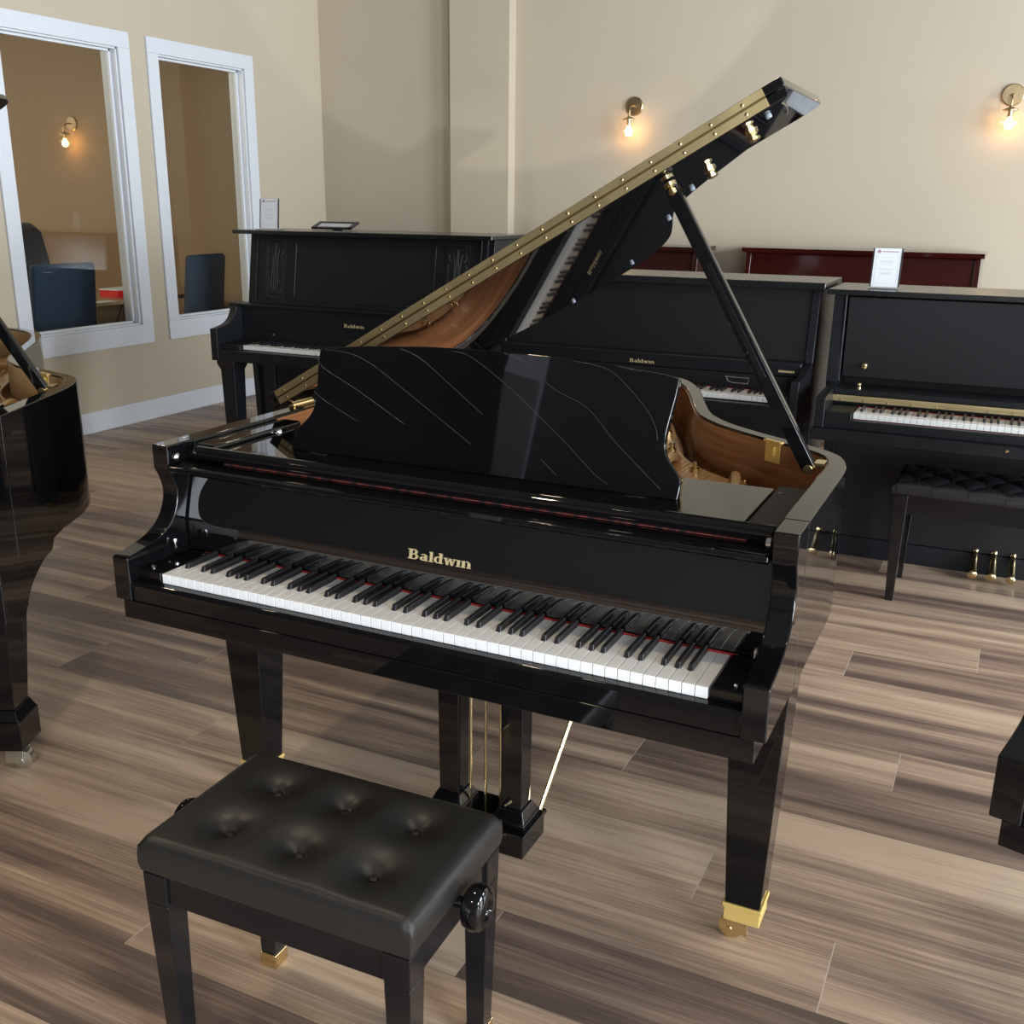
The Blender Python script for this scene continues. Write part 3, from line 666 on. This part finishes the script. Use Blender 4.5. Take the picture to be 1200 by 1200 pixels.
def upright(name_label, xc, yk, kz, top, W, style, m='satin', mp='satin2', keys=True, group='black upright pianos in the back row'):
    u = thing('upright_piano', name_label, 'piano', (xc, yk, 0), 0, group)
    S, P_ = M[m], M[mp]
    hw = W/2; D = .64
    def bxs(name, mt, *bs, par=None, bevel=.003): return quick(name, mt, par or u, *bs, bevel=bevel)
    if style == 'carved':
        for s in (-1, 1):
            x0, x1 = sorted((s*(hw-.03), s*hw)); bm = B()
            prism(bm, [(.27, .02), (D, .02), (D, top-.022), (.30, top-.022), (.24, .955), (.24, .66)], x0, x1, 'x'); obj('side_panel', bm, S, u, .002)
            x0, x1 = sorted((s*.742, s*.787)); bm = B()
            prism(bm, [(-.055, .668), (-.055, .838)]+spline([(-.02, .842), (.04, .855), (.085, .88), (.110, .915), (.118, .946)], 4)+[(.26, .946), (.26, .668)], x0, x1, 'x'); obj('arm', bm, S, u, .003)
        bxs('top_lid', M['top'] if m == 'satin' else S, (-.795, .795, .185, D+.01, top-.021, top), bevel=.004)
        bm = B(); prism(bm, [(.225, .955), (.285, top-.021), (.31, top-.021), (.31, .955)], -(hw-.03), hw-.03, 'x'); up_ = obj('upper_panel', bm, P_, u, .001)
        ly = lambda z: .225+(z-.955)*.06/(top-.976)
        # raised mouldings: centre field and flanking frames
        def frame(x0, x1, za, zb, t=.006):
            bm = B()
            c = [(x0+.02, za), (x1-.02, za), (x1, za+.02), (x1, zb-.02), (x1-.02, zb), (x0+.02, zb), (x0, zb-.02), (x0, za+.02)]
            tube(bm, [(a, ly(b)-.001, b) for a, b in c], t*.6, 8, closed=True); obj('moulding', bm, S, up_)
        frame(-.435, .435, .985, 1.305)
        for s in (-1, 1):
            x0, x1 = sorted((s*.690, s*.697)); bm = B(); prism(bm, [(ly(.96)-.008, .96), (ly(1.325)-.008, 1.325), (ly(1.325)+.004, 1.325), (ly(.96)+.004, .96)], x0, x1, 'x'); obj('stile', bm, S, up_, .001)
            a, b = sorted((s*.500, s*.632)); carved_panel(u, up_, a, b, .990, 1.300, .222)
        bm = up_.data
        bxs('fall_shelf', S, (-.815, .815, .140, .25, .945, .960), bevel=.004)
        fb = bxs('fallboard', M['satin'], (-.742, .742, .165, .20, .80, .945))
        bxs('fall_strip', M['satin2'], (-.742, .742, .158, .20, kz+.002, .803), par=fb)
        bm = B(); lathe(bm, [(.004, 0), (.009, -.006), (.011, -.014), (.006, -.02), (0, -.021)], 14, 'y', loc=(-.52, .158, .80)); 
        obj('fall_knob', bm, M['frame'], fb)
        logo('maker_logo', fb, -.004, .165, .865, .026, M['gilt'])
        bxs('key_bed', S, (-.742, .742, -.05, .30, .668, .728), bevel=.004)
        for s in (-1, 1): a, b = sorted((s*.616, s*.742)); bxs('key_block', S, (a, b, -.03, .17, .70, kz+.006))
        for s in (-1, 1):
            bm = B(); taper(bm, s*.705, .015, .10, .036, .036, .62, .046, .046); box(bm, s*.705-.058, s*.705+.058, -.045, .075, .645, .668); taper(bm, s*.705, .015, .615, .046, .046, .646, .058, .058); lg = obj('leg', bm, S, u, .003)
            bm = B(); box(bm, s*.705-.036, s*.705+.036, -.03, D-.05, .03, .10); obj('leg_base', bm, S, lg, .003)
            bm = B(); lathe(bm, [(.008, -.012), (.024, -.01), (.024, .01), (.008, .012)], 18, 'x', loc=(s*.705, .03, .0245)); lathe(bm, [(.008, -.012), (.024, -.01), (.024, .01), (.008, .012)], 18, 'x', loc=(s*.705, D-.09, .0245)); obj('caster', bm, M['brass'], lg)
        bxs('lower_panel', P_, (-(hw-.03), hw-.03, .275, .30, .12, .668))
        for a in (-.70, .62): bxs('lower_stile', S, (a, a+.08, .262, .28, .12, .668))
        bxs('toe_rail', S, (-(hw-.03), hw-.03, .262, .31, .02, .12))
        pedals(u, -.02, .25)
        ped = .25
    elif style == 'plain':
        for s in (-1, 1):
            x0, x1 = sorted((s*(hw-.035), s*hw)); bm = B()
            prism(bm, [(.33, .0), (D, .0), (D, top-.030), (.27, top-.030), (.215, .866), (.13, .845), (.085, .825), (-.05, .823), (-.055, .64), (.30, .60)], x0, x1, 'x'); obj('side_panel', bm, S, u, .003)
        bxs('top_lid', M['top'] if m == 'satin' else S, (-(hw+.022), hw+.022, .225, D+.01, top-.030, top), bevel=.004)
        bm = B(); prism(bm, [(.235, .868), (.285, top-.030), (.31, top-.030), (.31, .868)], -(hw-.037), hw-.037, 'x'); up_ = obj('upper_panel', bm, P_, u, .001)
        for s in (-1, 1):
            x0, x1 = sorted((s*.697, s*.702)); bm = B(); prism(bm, [(.233, .87), (.282, top-.032), (.29, top-.032), (.24, .87)], x0, x1, 'x'); obj('stile', bm, S, up_)
        fb = bxs('fallboard', S, (-(hw-.036), hw-.036, .165, .24, .808, .868), bevel=.006)
        bxs('fall_strip', P_, (-(hw-.06), hw-.06, .158, .23, kz+.004, .808), par=fb)
        logo('maker_logo', fb, .0, .165, .821, .024, M['gilt'])
        bm = B()
        for k in range(8): box(bm, .612+k*.0085, .612+k*.0085+.0065, .1635, .166, .826, .835)
        obj('model_plaque', bm, M['gilt'], fb, smooth=False)
        bm = B(); c = [(.395, .152, .785), (.40, .152, .774), (.42, .152, .768), (.488, .152, .768), (.492, .152, .792), (.39, .152, .792)]; tube(bm, c, .0014, 6, closed=True); obj('fall_pull', bm, M['grey_metal'], fb)
        for s in (-1, 1): a, b = sorted((s*.618, s*(hw-.036))); bxs('key_block', S, (a, b, -.02, .16, .69, kz+.012))
        bxs('key_bed', S, (-(hw-.036), hw-.036, -.048, .33, .64, kz-.026), bevel=.004)
        bxs('lower_panel', P_, (-(hw-.036), hw-.036, .345, .37, .10, .64))
        bxs('toe_rail', S, (-(hw-.036), hw-.036, .335, .38, .0, .10))
        pedals(u, -.02, .33)
    else:
        for s in (-1, 1):
            x0, x1 = sorted((s*(hw-.045), s*hw)); bm = B()
            prism(bm, [(.42, .0), (D+.05, .0), (D+.05, top-.022), (.325, top-.022), (.30, .80), (.42, .62)], x0, x1, 'x'); obj('side_panel', bm, S, u, .003)
            x0, x1 = sorted((s*.716, s*.752)); bm = B()
            prism(bm, [(-.045, .667), (-.045, .787), (-.03, .792), (.13, .80), (.32, .80), (.42, .667)], x0, x1, 'x'); obj('arm', bm, S, u, .003)
        bxs('top_lid', M['top'] if m == 'satin' else S, (-.80, .80, .275, D+.06, top-.022, top), bevel=.004)
        up_ = bxs('upper_panel', P_, (-.715, .715, .318, .345, .822, top-.03))
        for a in (-.732, .722): bxs('panel_stile', S, (a, a+.01, .308, .345, .80, top-.022), par=up_)
        bm = B(); lathe(bm, [(.006, 0), (.010, -.008), (.014, -.016), (.012, -.024), (0, -.027)], 16, 'y', loc=(-.627, .318, .873)); obj('panel_knob', bm, M['brass'], up_)
        bxs('fall_shelf', S, (-.716, .716, .155, .33, .772, .795), bevel=.004)
        bm = B(); lathe(bm, [(.008, .795), (.006, .803), (.010, .811), (.006, .819), (0, .822)], 14, loc=(-.624, .19, 0)); lk = obj('fall_knob', bm, M['brass'], u)
        fb = bxs('fallboard', S, (-.716, .716, .166, .20, kz+.003, .772))
        bm = B(); box(bm, -.716, .716, .152, .156, .746, .7585); box(bm, -.716, .716, .148, .152, .7595, .772); hg = obj('piano_hinge', bm, M['hinge'], fb, .0006)
        for i in range(16): bm = B(); lathe(bm, [(.004, 0), (.003, -.0015), (0, -.002)], 8, 'y', loc=(-.69+i*.092, .151, .7522)); obj('hinge_screw', bm, M['brass'], fb)
        for s in (-1, 1): a, b = sorted((s*.616, s*.716)); bxs('key_block', S, (a, b, -.02, .15, .66, kz+.004))
        bxs('key_bed', S, (-.762, .762, -.062, .42, .622, .667), bevel=.003)
        bxs('key_slip', S, (-.716, .716, -.030, -.004, .667, kz-.024), bevel=.003)
        bm = B(); lathe(bm, [(.006, 0), (.005, -.002), (0, -.002)], 12, 'y', loc=(-.051, -.062, .65)); obj('lock', bm, M['brass'], u)
        bxs('lower_panel', P_, (-(hw-.045), hw-.045, .455, .48, .09, .622))
        bxs('toe_rail', S, (-(hw-.045), hw-.045, .445, .49, .0, .09))
        pedals(u, -.036, .435)
    bxs('back_frame', M['dark'], (-(hw-.04), hw-.04, D-.10, D-.02, .05, top-.03), bevel=0)
    if keys: keyboard(u, kz)
    return u
upright('tall black upright piano with two carved fretwork panels, square front legs and an open keyboard', -2.127, 2.83, .753, 1.35, 1.514, 'carved')
upright('plain black upright piano standing between the carved one and the one with the tufted bench', -.495, 2.70, .743, 1.20, 1.484, 'plain')
upright('low black upright piano with brass hinge strip above the keys, tufted bench in front', 1.085, 2.60, .728, 1.181, 1.55, 'flip')
upright('red mahogany upright piano against the beige back wall', .02, 5.36, .73, 1.232, 1.47, 'plain', 'mahog', 'mahog', False, 'mahogany upright pianos at the back wall')
upright('dark brown upright piano at the back wall, half hidden behind the raised lid', -1.76, 5.36, .73, 1.222, 1.42, 'plain', 'mahog_dark', 'mahog_dark', False, 'mahogany upright pianos at the back wall')

# ------------------------------------------------------------------ benches
def cushion(w, d, z0, z1, buttons, depth=.012, crown=.012, rad=.03, nx=96, ny=64, quilt=False):
    """upholstered pad: grid top with button dimples, rounded edges, sides"""
    bm = B(); V = {}
    hw, hd = w/2, d/2
    for i in range(nx+1):
        for j in range(ny+1):
            a, b = -1+2*i/nx, -1+2*j/ny
            x, y = a*hw, b*hd
            ex, ey = hw-abs(x), hd-abs(y)
            r = rad
            e = 0
            fx = max(0, 1-ex/r); fy = max(0, 1-ey/r)
            q = min(1, math.hypot(fx, fy)); e = r*.8*(1-math.sqrt(max(0, 1-q*q)))
            z = z1-e-crown+crown*(1-abs(a)**2.5)*(1-abs(b)**2.5)
            for bx_, by_ in buttons:
                rr = math.hypot(x-bx_, y-by_)
                z -= depth*(.45*math.exp(-(rr/.018)**2)+.55*math.exp(-(rr/.046)**2))
            if quilt:
                for k in quilt:
                    dd = abs((x-k[0])*k[3]-(y-k[1])*k[2])
                    z -= .003*math.exp(-(dd/.012)**2)*min(1, ey/.03)
            V[i, j] = bm.verts.new((x, y, z))
    for i in range(nx):
        for j in range(ny): bm.faces.new((V[i, j], V[i+1, j], V[i+1, j+1], V[i, j+1]))
    loop = [(i, 0) for i in range(nx)]+[(nx, j) for j in range(ny)]+[(i, ny) for i in range(nx, 0, -1)]+[(0, j) for j in range(ny, 0, -1)]
    prev = [V[k] for k in loop]
    for f, bul in ((.35, .0015), (.7, .0015), (1.0, -.001)):
        cur = []
        for k in loop:
            c = V[k].co; zz = c.z+(z0-c.z)*f
            a, b = c.x/hw, c.y/hd
            cur.append(bm.verts.new((c.x+(bul*(1 if a > 0 else -1) if abs(a) > .999 else 0), c.y+(bul*(1 if b > 0 else -1) if abs(b) > .999 else 0), zz)))
        n = len(loop)
        for i in range(n): bm.faces.new((prev[i], cur[i], cur[(i+1) % n], prev[(i+1) % n]))
        prev = cur
    bm.faces.new(prev[::-1])
    bmesh.ops.recalc_face_normals(bm, faces=bm.faces)
    return bm
def seat_z(bm_obj, x, y):
    best = min(bm_obj.data.vertices, key=lambda v: (v.co.x-x)**2+(v.co.y-y)**2-(v.co.z*.001)); return best.co.z

def artist_bench():
    t = thing('piano_bench', 'black leather bench with six deep buttons and round side knobs before the open grand', 'bench', (.034, -.320, 0), math.radians(1.6), 'padded piano benches')
    W, Dp, Z = .530, .330, .482
    btn = [(x, y) for x in (-.145, .0, .145) for y in (-.072, .068)]
    seat = obj('seat', cushion(W, Dp, Z-.075, Z, btn, .030, .012, .018), M['leather'], t, ang=60)
    bm = B(); tube(bm, [(sx*(W/2-.004), sy_*(Dp/2-.004), Z-.074) for sx, sy_ in ((-1, -1), (1, -1), (1, 1), (-1, 1))], .0035, 8, closed=True); obj('piping', bm, M['leather'], seat)
    bm = B(); tube(bm, [(W/2+.0006, -Dp/2-.0006, Z-.070), (W/2+.0002, -Dp/2-.0002, Z-.034)], .0012, 6); obj('corner_seam', bm, M['leather2'], seat)
    for x, y in btn:
        z = Z-.031
        bm = B(); lathe(bm, [(.0085, 0), (.0088, .003), (.006, .0062), (0, .0072)], 16, loc=(x, y, z)); obj('button', bm, M['leather'], seat)
    quick('seat_board', M['bench'], t, (-W/2+.012, W/2-.012, -Dp/2+.012, Dp/2-.012, Z-.098, Z-.076))
    z1 = Z-.080; z0 = z1-.058; e = .004
    for s in (-1, 1):
        y0, y1 = sorted((s*(Dp/2-e-.005), s*(Dp/2-e-.025))); quick('rail', M['bench'], t, (-W/2+.04, W/2-.04, y0, y1, z0, z1))
        x0, x1 = sorted((s*(W/2-e-.005), s*(W/2-e-.025))); quick('rail', M['bench'], t, (x0, x1, -Dp/2+.04, Dp/2-.04, z0, z1))
    for sx in (-1, 1):
        for sy_ in (-1, 1):
            cx, cy = sx*(W/2-.027), sy_*(Dp/2-.027)
            bm = B(); taper(bm, cx-sx*.003, cy-sy_*.003, .03, .0175, .0175, z1-.06, .0235, .0235, cx, cy); taper(bm, cx, cy, z1-.06, .0235, .0235, z1, .0245, .0245); lg = obj('leg', bm, M['bench'], t, .002)
            quick('foot_cap', M['brass'], lg, (cx-sx*.003-.020, cx-sx*.003+.020, cy-sy_*.003-.020, cy-sy_*.003+.020, 0, .032), bevel=.002)
        bm = B(); lathe(bm, [(.010, 0), (.010, .020), (.028, .024), (.036, .030), (.040, .043), (.037, .056), (.028, .062), (.018, .062), (.015, .058), (0, .058)], 32, 'x', loc=(W/2-.010, 0, 0))
        if sx < 0:
            for v in bm.verts: v.co.x *= -1
            bmesh.ops.recalc_face_normals(bm, faces=bm.faces)
        for v in bm.verts: v.co.z += z1-.004
        obj('height_knob', bm, M['gloss'], t)
artist_bench()
def duet_bench():
    t = thing('piano_bench', 'wide black bench with diamond-tufted seat at the piano with the brass strip', 'bench', (1.06, 2.70, 0), math.radians(-1), 'padded piano benches')
    W, Dp, Z = .80, .36, .50
    btn = [(-.32+i*.128, -.075) for i in range(6)]+[(-.256+i*.128, .02) for i in range(5)]+[(-.32+i*.128, .11) for i in range(6)]
    q = []
    for x, y in btn[:6]+btn[11:]: q.append((x, y, .064/.114, .095/.114)); q.append((x, y, -.064/.114, .095/.114))
    seat = obj('seat', cushion(W, Dp, Z-.055, Z, btn, .009, .012, .016, 110, 50, quilt=q), M['leather2'], t, ang=60)
    for x, y in btn:
        bm = B(); lathe(bm, [(.007, 0), (.007, .002), (.004, .005), (0, .0055)], 12, loc=(x, y, Z-.016)); obj('button', bm, M['leather2'], seat)
    for i in range(7):
        bm = B(); x = -.384+i*.128; tube(bm, [(x, -Dp/2-.003, Z-.05), (x, -Dp/2-.002, Z-.016)], .0012, 5); obj('side_seam', bm, M['satin'], seat)
    quick('apron', M['bench'], t, (-W/2+.02, W/2-.02, -Dp/2+.012, Dp/2-.012, Z-.135, Z-.056))
    for sx in (-1, 1):
        for sy_ in (-1, 1):
            cx, cy = sx*(W/2-.032), sy_*(Dp/2-.032)
            bm = B(); taper(bm, cx, cy, 0, .015, .015, Z-.057, .027, .025); obj('leg', bm, M['bench'], t, .002)
duet_bench()

# ------------------------------------------------------------------ wall sconces
def sconce(label, x, y, zp):
    t = thing('wall_sconce', label, 'wall lamp', (x, y, zp), 0, 'brass globe sconces')
    bm = B(); lathe(bm, [(.066, 0), (.066, -.012), (.060, -.018), (0, -.018)], 36, 'y'); bp_ = obj('backplate', bm, M['antique'], t)
    bm = B()
    for s in (-1, 1): lathe(bm, [(.005, -.018), (.005, -.021), (0, -.022)], 10, 'y', loc=(s*.040, 0, 0))
    obj('plate_screws', bm, M['antique'], bp_)
    pts = [(0, -.015, 0), (0, -.06, 0)]+[(0, -.06-.05*math.sin(a), -.05+.05*math.cos(a)) for a in (.4, .8, 1.2, 1.5708)]+[(0, -.11, -.085)]
    bm = B(); tube(bm, pts, .0065, 12); obj('arm', bm, M['antique'], t)
    bm = B(); lathe(bm, [(.012, -.070), (.014, -.080), (.048, -.095), (.048, -.099), (.016, -.097), (.016, -.135), (.012, -.140), (0, -.14)], 28, loc=(0, -.11, 0)); obj('socket', bm, M['antique'], t)
    bm = B(); lathe(bm, [(.0, -.137), (.012, -.138), (.014, -.15), (.026, -.175), (.027, -.19), (.018, -.205), (0, -.210)], 20, loc=(0, -.11, 0)); obj('bulb', bm, M['bulb'], t)
    bm = B(); n = 14; cz = -.172; R = .076
    lathe(bm, [(R*math.sin(a), cz+R*math.cos(a)) for a in [.30+(PI-.30)*k/n for k in range(n)]]+[(0, cz-R)], 32, loc=(0, -.11, 0)); obj('globe', bm, M['globe'], t)
    return t
sconce('brass globe sconce glowing on the beige wall above the raised piano lid', -1.708, YB, 2.185)
sconce('brass globe sconce glowing high above the red mahogany piano', .795, YB, 2.185)
sconce('brass globe sconce seen through the wide window, on the office wall', -7.36, YB, 2.18)

# ------------------------------------------------------------------ sign holders
def sign(label, x, y, z, w, h, lean, rz=0, dark_edge=True):
    t = thing('sign_holder', label, 'sign', (x, y, z), rz, 'acrylic sign holders on the pianos')
    R = Matrix.Rotation(-lean, 3, 'X')
    def L_(bm): xf(bm, bm.verts, R, (0, 0, .008)); return bm
    bm = B(); box(bm, -w/2, w/2, -.0008, .0008, 0, h); sh = obj('card', L_(bm), M['paper'], t)
    bm = B(); box(bm, -w/2-.003, w/2+.003, .0012, .004, -.004, h+.003); obj('holder_back', L_(bm), M['acrylic'], t)
    bm = B()
    if dark_edge:
        
        for x0 in (-w/2-.006, w/2+.001): bm = B(); box(bm, x0, x0+.005, -.002, .004, 0, h); obj('holder_edge', L_(bm), M['frame'], t)
    bm = B(); box(bm, -w/2-.008, w/2+.008, -.035, .045, 0, .006); obj('foot', bm, M['acrylic'], t, .001)
    # the print: ruled border, heading with round emblem, lines of small type
    bm = B(); a = w*.42
    for x0, x1, z0, z1 in ((-a, a, h*.10, h*.106), (-a, a, h*.86, h*.866), (-a, -a+.001, h*.10, h*.86), (a-.001, a, h*.10, h*.86)): box(bm, x0, x1, -.0013, -.0009, z0, z1)
    for zz, ww in ((.76, .20), (.68, .27), (.65, .26), (.62, .27), (.56, .19), (.47, .28), (.44, .28), (.37, .22), (.34, .22), (.33, .20)):
        n = 5
        for k in range(n):
            xx = -ww*w+2*ww*w*k/n; box(bm, xx, xx+2*ww*w/n*.8, -.0013, -.0009, h*zz, h*(zz+.013))
    obj('print', L_(bm), M['ink'], sh, smooth=False)
    bm = B(); lathe(bm, [(w*.07, -.0008), (w*.07, -.0013), (0, -.0013)], 16, 'y', loc=(-w*.33, 0, h*.92)); box(bm, -w*.22, w*.40, -.0013, -.0009, h*.905, h*.93); obj('emblem', L_(bm), M['ink_red'], sh, smooth=False)
    return t
sign('acrylic sign holder with a printed card on the carved upright piano', -2.735, 3.10, 1.35, .115, .155, .10)
sign('acrylic sign holder with a printed card on the low piano behind the tufted bench', .49, 3.00, 1.181, .105, .155, .16)
sign('small white card in a sign holder on the dark brown piano by the wall column', -1.98, 5.72, 1.222, .10, .15, .08)
fr = thing('document_frame', 'dark framed sheet propped low on top of the carved upright piano', 'picture frame', (-2.455, 3.28, 1.35), 0)
R = Matrix.Rotation(-math.radians(70), 3, 'X')
bm = B(); w_, h_ = .13, .09
for b in ((-w_, w_, h_-.014, h_), (-w_, w_, 0, .014), (-w_, -w_+.02, 0, h_), (w_-.02, w_, 0, h_)): box(bm, b[0], b[1], -.012, 0, b[2], b[3])
xf(bm, bm.verts, R, (0, 0, .004)); obj('frame', bm, M['frame'], fr, .001)
bm = B(); box(bm, -w_+.02, w_-.02, -.006, -.002, .014, h_-.014); xf(bm, bm.verts, R, (0, 0, .004)); obj('sheet', bm, M['paper'], fr)
bm = B(); box(bm, -.03, .03, .060, .064, 0, .026); obj('strut', bm, M['frame'], fr)

# ------------------------------------------------------------------ office furniture behind the windows
def side_chair(label, x, y, rz):
    t = thing('office_chair', label, 'chair', (x, y, 0), rz, 'navy fabric chairs at the desk')
    def pad(w, d, h_): 
        bm = B(); box(bm, -w/2, w/2, -d/2, d/2, -h_/2, h_/2); return bm
    bm = pad(.46, .46, .07); xf(bm, bm.verts, None, (0, -.02, .47)); obj('seat', bm, M['navy'], t, .025, 3)
    bm = pad(.50, .07, .66)
    for v in bm.verts:
        if v.co.z > 0: v.co.x *= .97
    xf(bm, bm.verts, Matrix.Rotation(math.radians(-7), 3, 'X'), (0, .225, .745)); obj('backrest', bm, M['navy'], t, .03, 3)
    for sx in (-1, 1):
        for sy_ in (-1, 1):
            bm = B(); tube(bm, [(sx*.20, sy_*.19, .44), (sx*.21, sy_*.21, 0)], .013, 8); obj('leg', bm, M['frame'], t)
    return t
side_chair('navy fabric chair in front of the desk, seen through the wide window', -5.24, 3.70, math.radians(-98))
side_chair('navy fabric chair seen through the narrow window beside the carved piano', -5.35, 5.19, math.radians(-84))
d = thing('office_desk', 'brown laminate office desk behind the wide window', 'desk', (-5.75, 4.75, 0))
quick('desk_top', M['desk'], d, (-.42, .42, -.75, .95, .71, .74), bevel=.004)
for y in (-.66, .86): quick('desk_leg', M['frame'], d, (-.36, -.30, y-.03, y+.03, 0, .71), (.22, .28, y-.03, y+.03, 0, .71), (-.36, .28, y-.02, y+.02, .66, .71))
quick('modesty_panel', M['desk'], d, (-.34, -.32, -.62, .82, .30, .70))
bx_ = thing('card_box', 'small red card box on the office desk', 'box', (-5.62, 4.78, .74), .1)
quick('body', M['red'], bx_, (-.09, .09, -.14, .14, 0, .055)); quick('lid', M['paper'], bx_, (-.092, .092, -.142, .142, .055, .066))
o = quick('paper_sheet', M['paper'], None, (-5.42, -5.30, 4.25, 4.44, .7402, .742), bevel=0); tag(o, 'loose white sheet of paper on the office desk', 'paper')
ac = thing('desk_chair', 'black high-backed armchair behind the office desk, seen through the wide window', 'chair', (-6.62, 4.90, 0), math.radians(82))
bm = B(); box(bm, -.25, .25, -.26, .24, -.05, .05); xf(bm, bm.verts, None, (0, 0, .50)); obj('seat', bm, M['leather2'], ac, .03, 3)
bm = B(); prism(bm, [(-.25, 0), (.25, 0), (.26, .35), (.22, .70), (.13, .78), (-.13, .78), (-.22, .70), (-.26, .35)], -.05, .05, 'y'); xf(bm, bm.verts, Matrix.Rotation(math.radians(-8), 3, 'X'), (0, .25, .52)); obj('backrest', bm, M['leather2'], ac, .03, 3)
for s in (-1, 1):
    bm = B(); box(bm, s*.29-.035, s*.29+.035, -.22, .16, .68, .715); ar = obj('armrest', bm, M['leather2'], ac, .012)
    bm = B(); box(bm, s*.29-.02, s*.29+.02, -.06, .0, .47, .68); obj('arm_post', bm, M['grey_metal'], ar, .004)
bm = B(); lathe(bm, [(.03, .10), (.03, .45)], 14)
for k in range(5):
    a = 2*PI*k/5; tube(bm, [(0, 0, .10), (.29*math.cos(a), .29*math.sin(a), .065)], .018, 8); lathe(bm, [(.025, -.02), (.025, .02)], 12, 'x', loc=(.29*math.cos(a), .29*math.sin(a), .026))
obj('swivel_base', bm, M['frame'], ac)
cb = spline([(-5.75, 4.32, .008), (-5.78, 4.55, .22), (-5.8, 4.85, .48), (-5.82, 5.0, .70)], 6)
bm = B(); tube(bm, cb, .006, 6); o = obj('power_cord', bm, M['frame']); tag(o, 'black cord hanging under the office desk', 'cord')
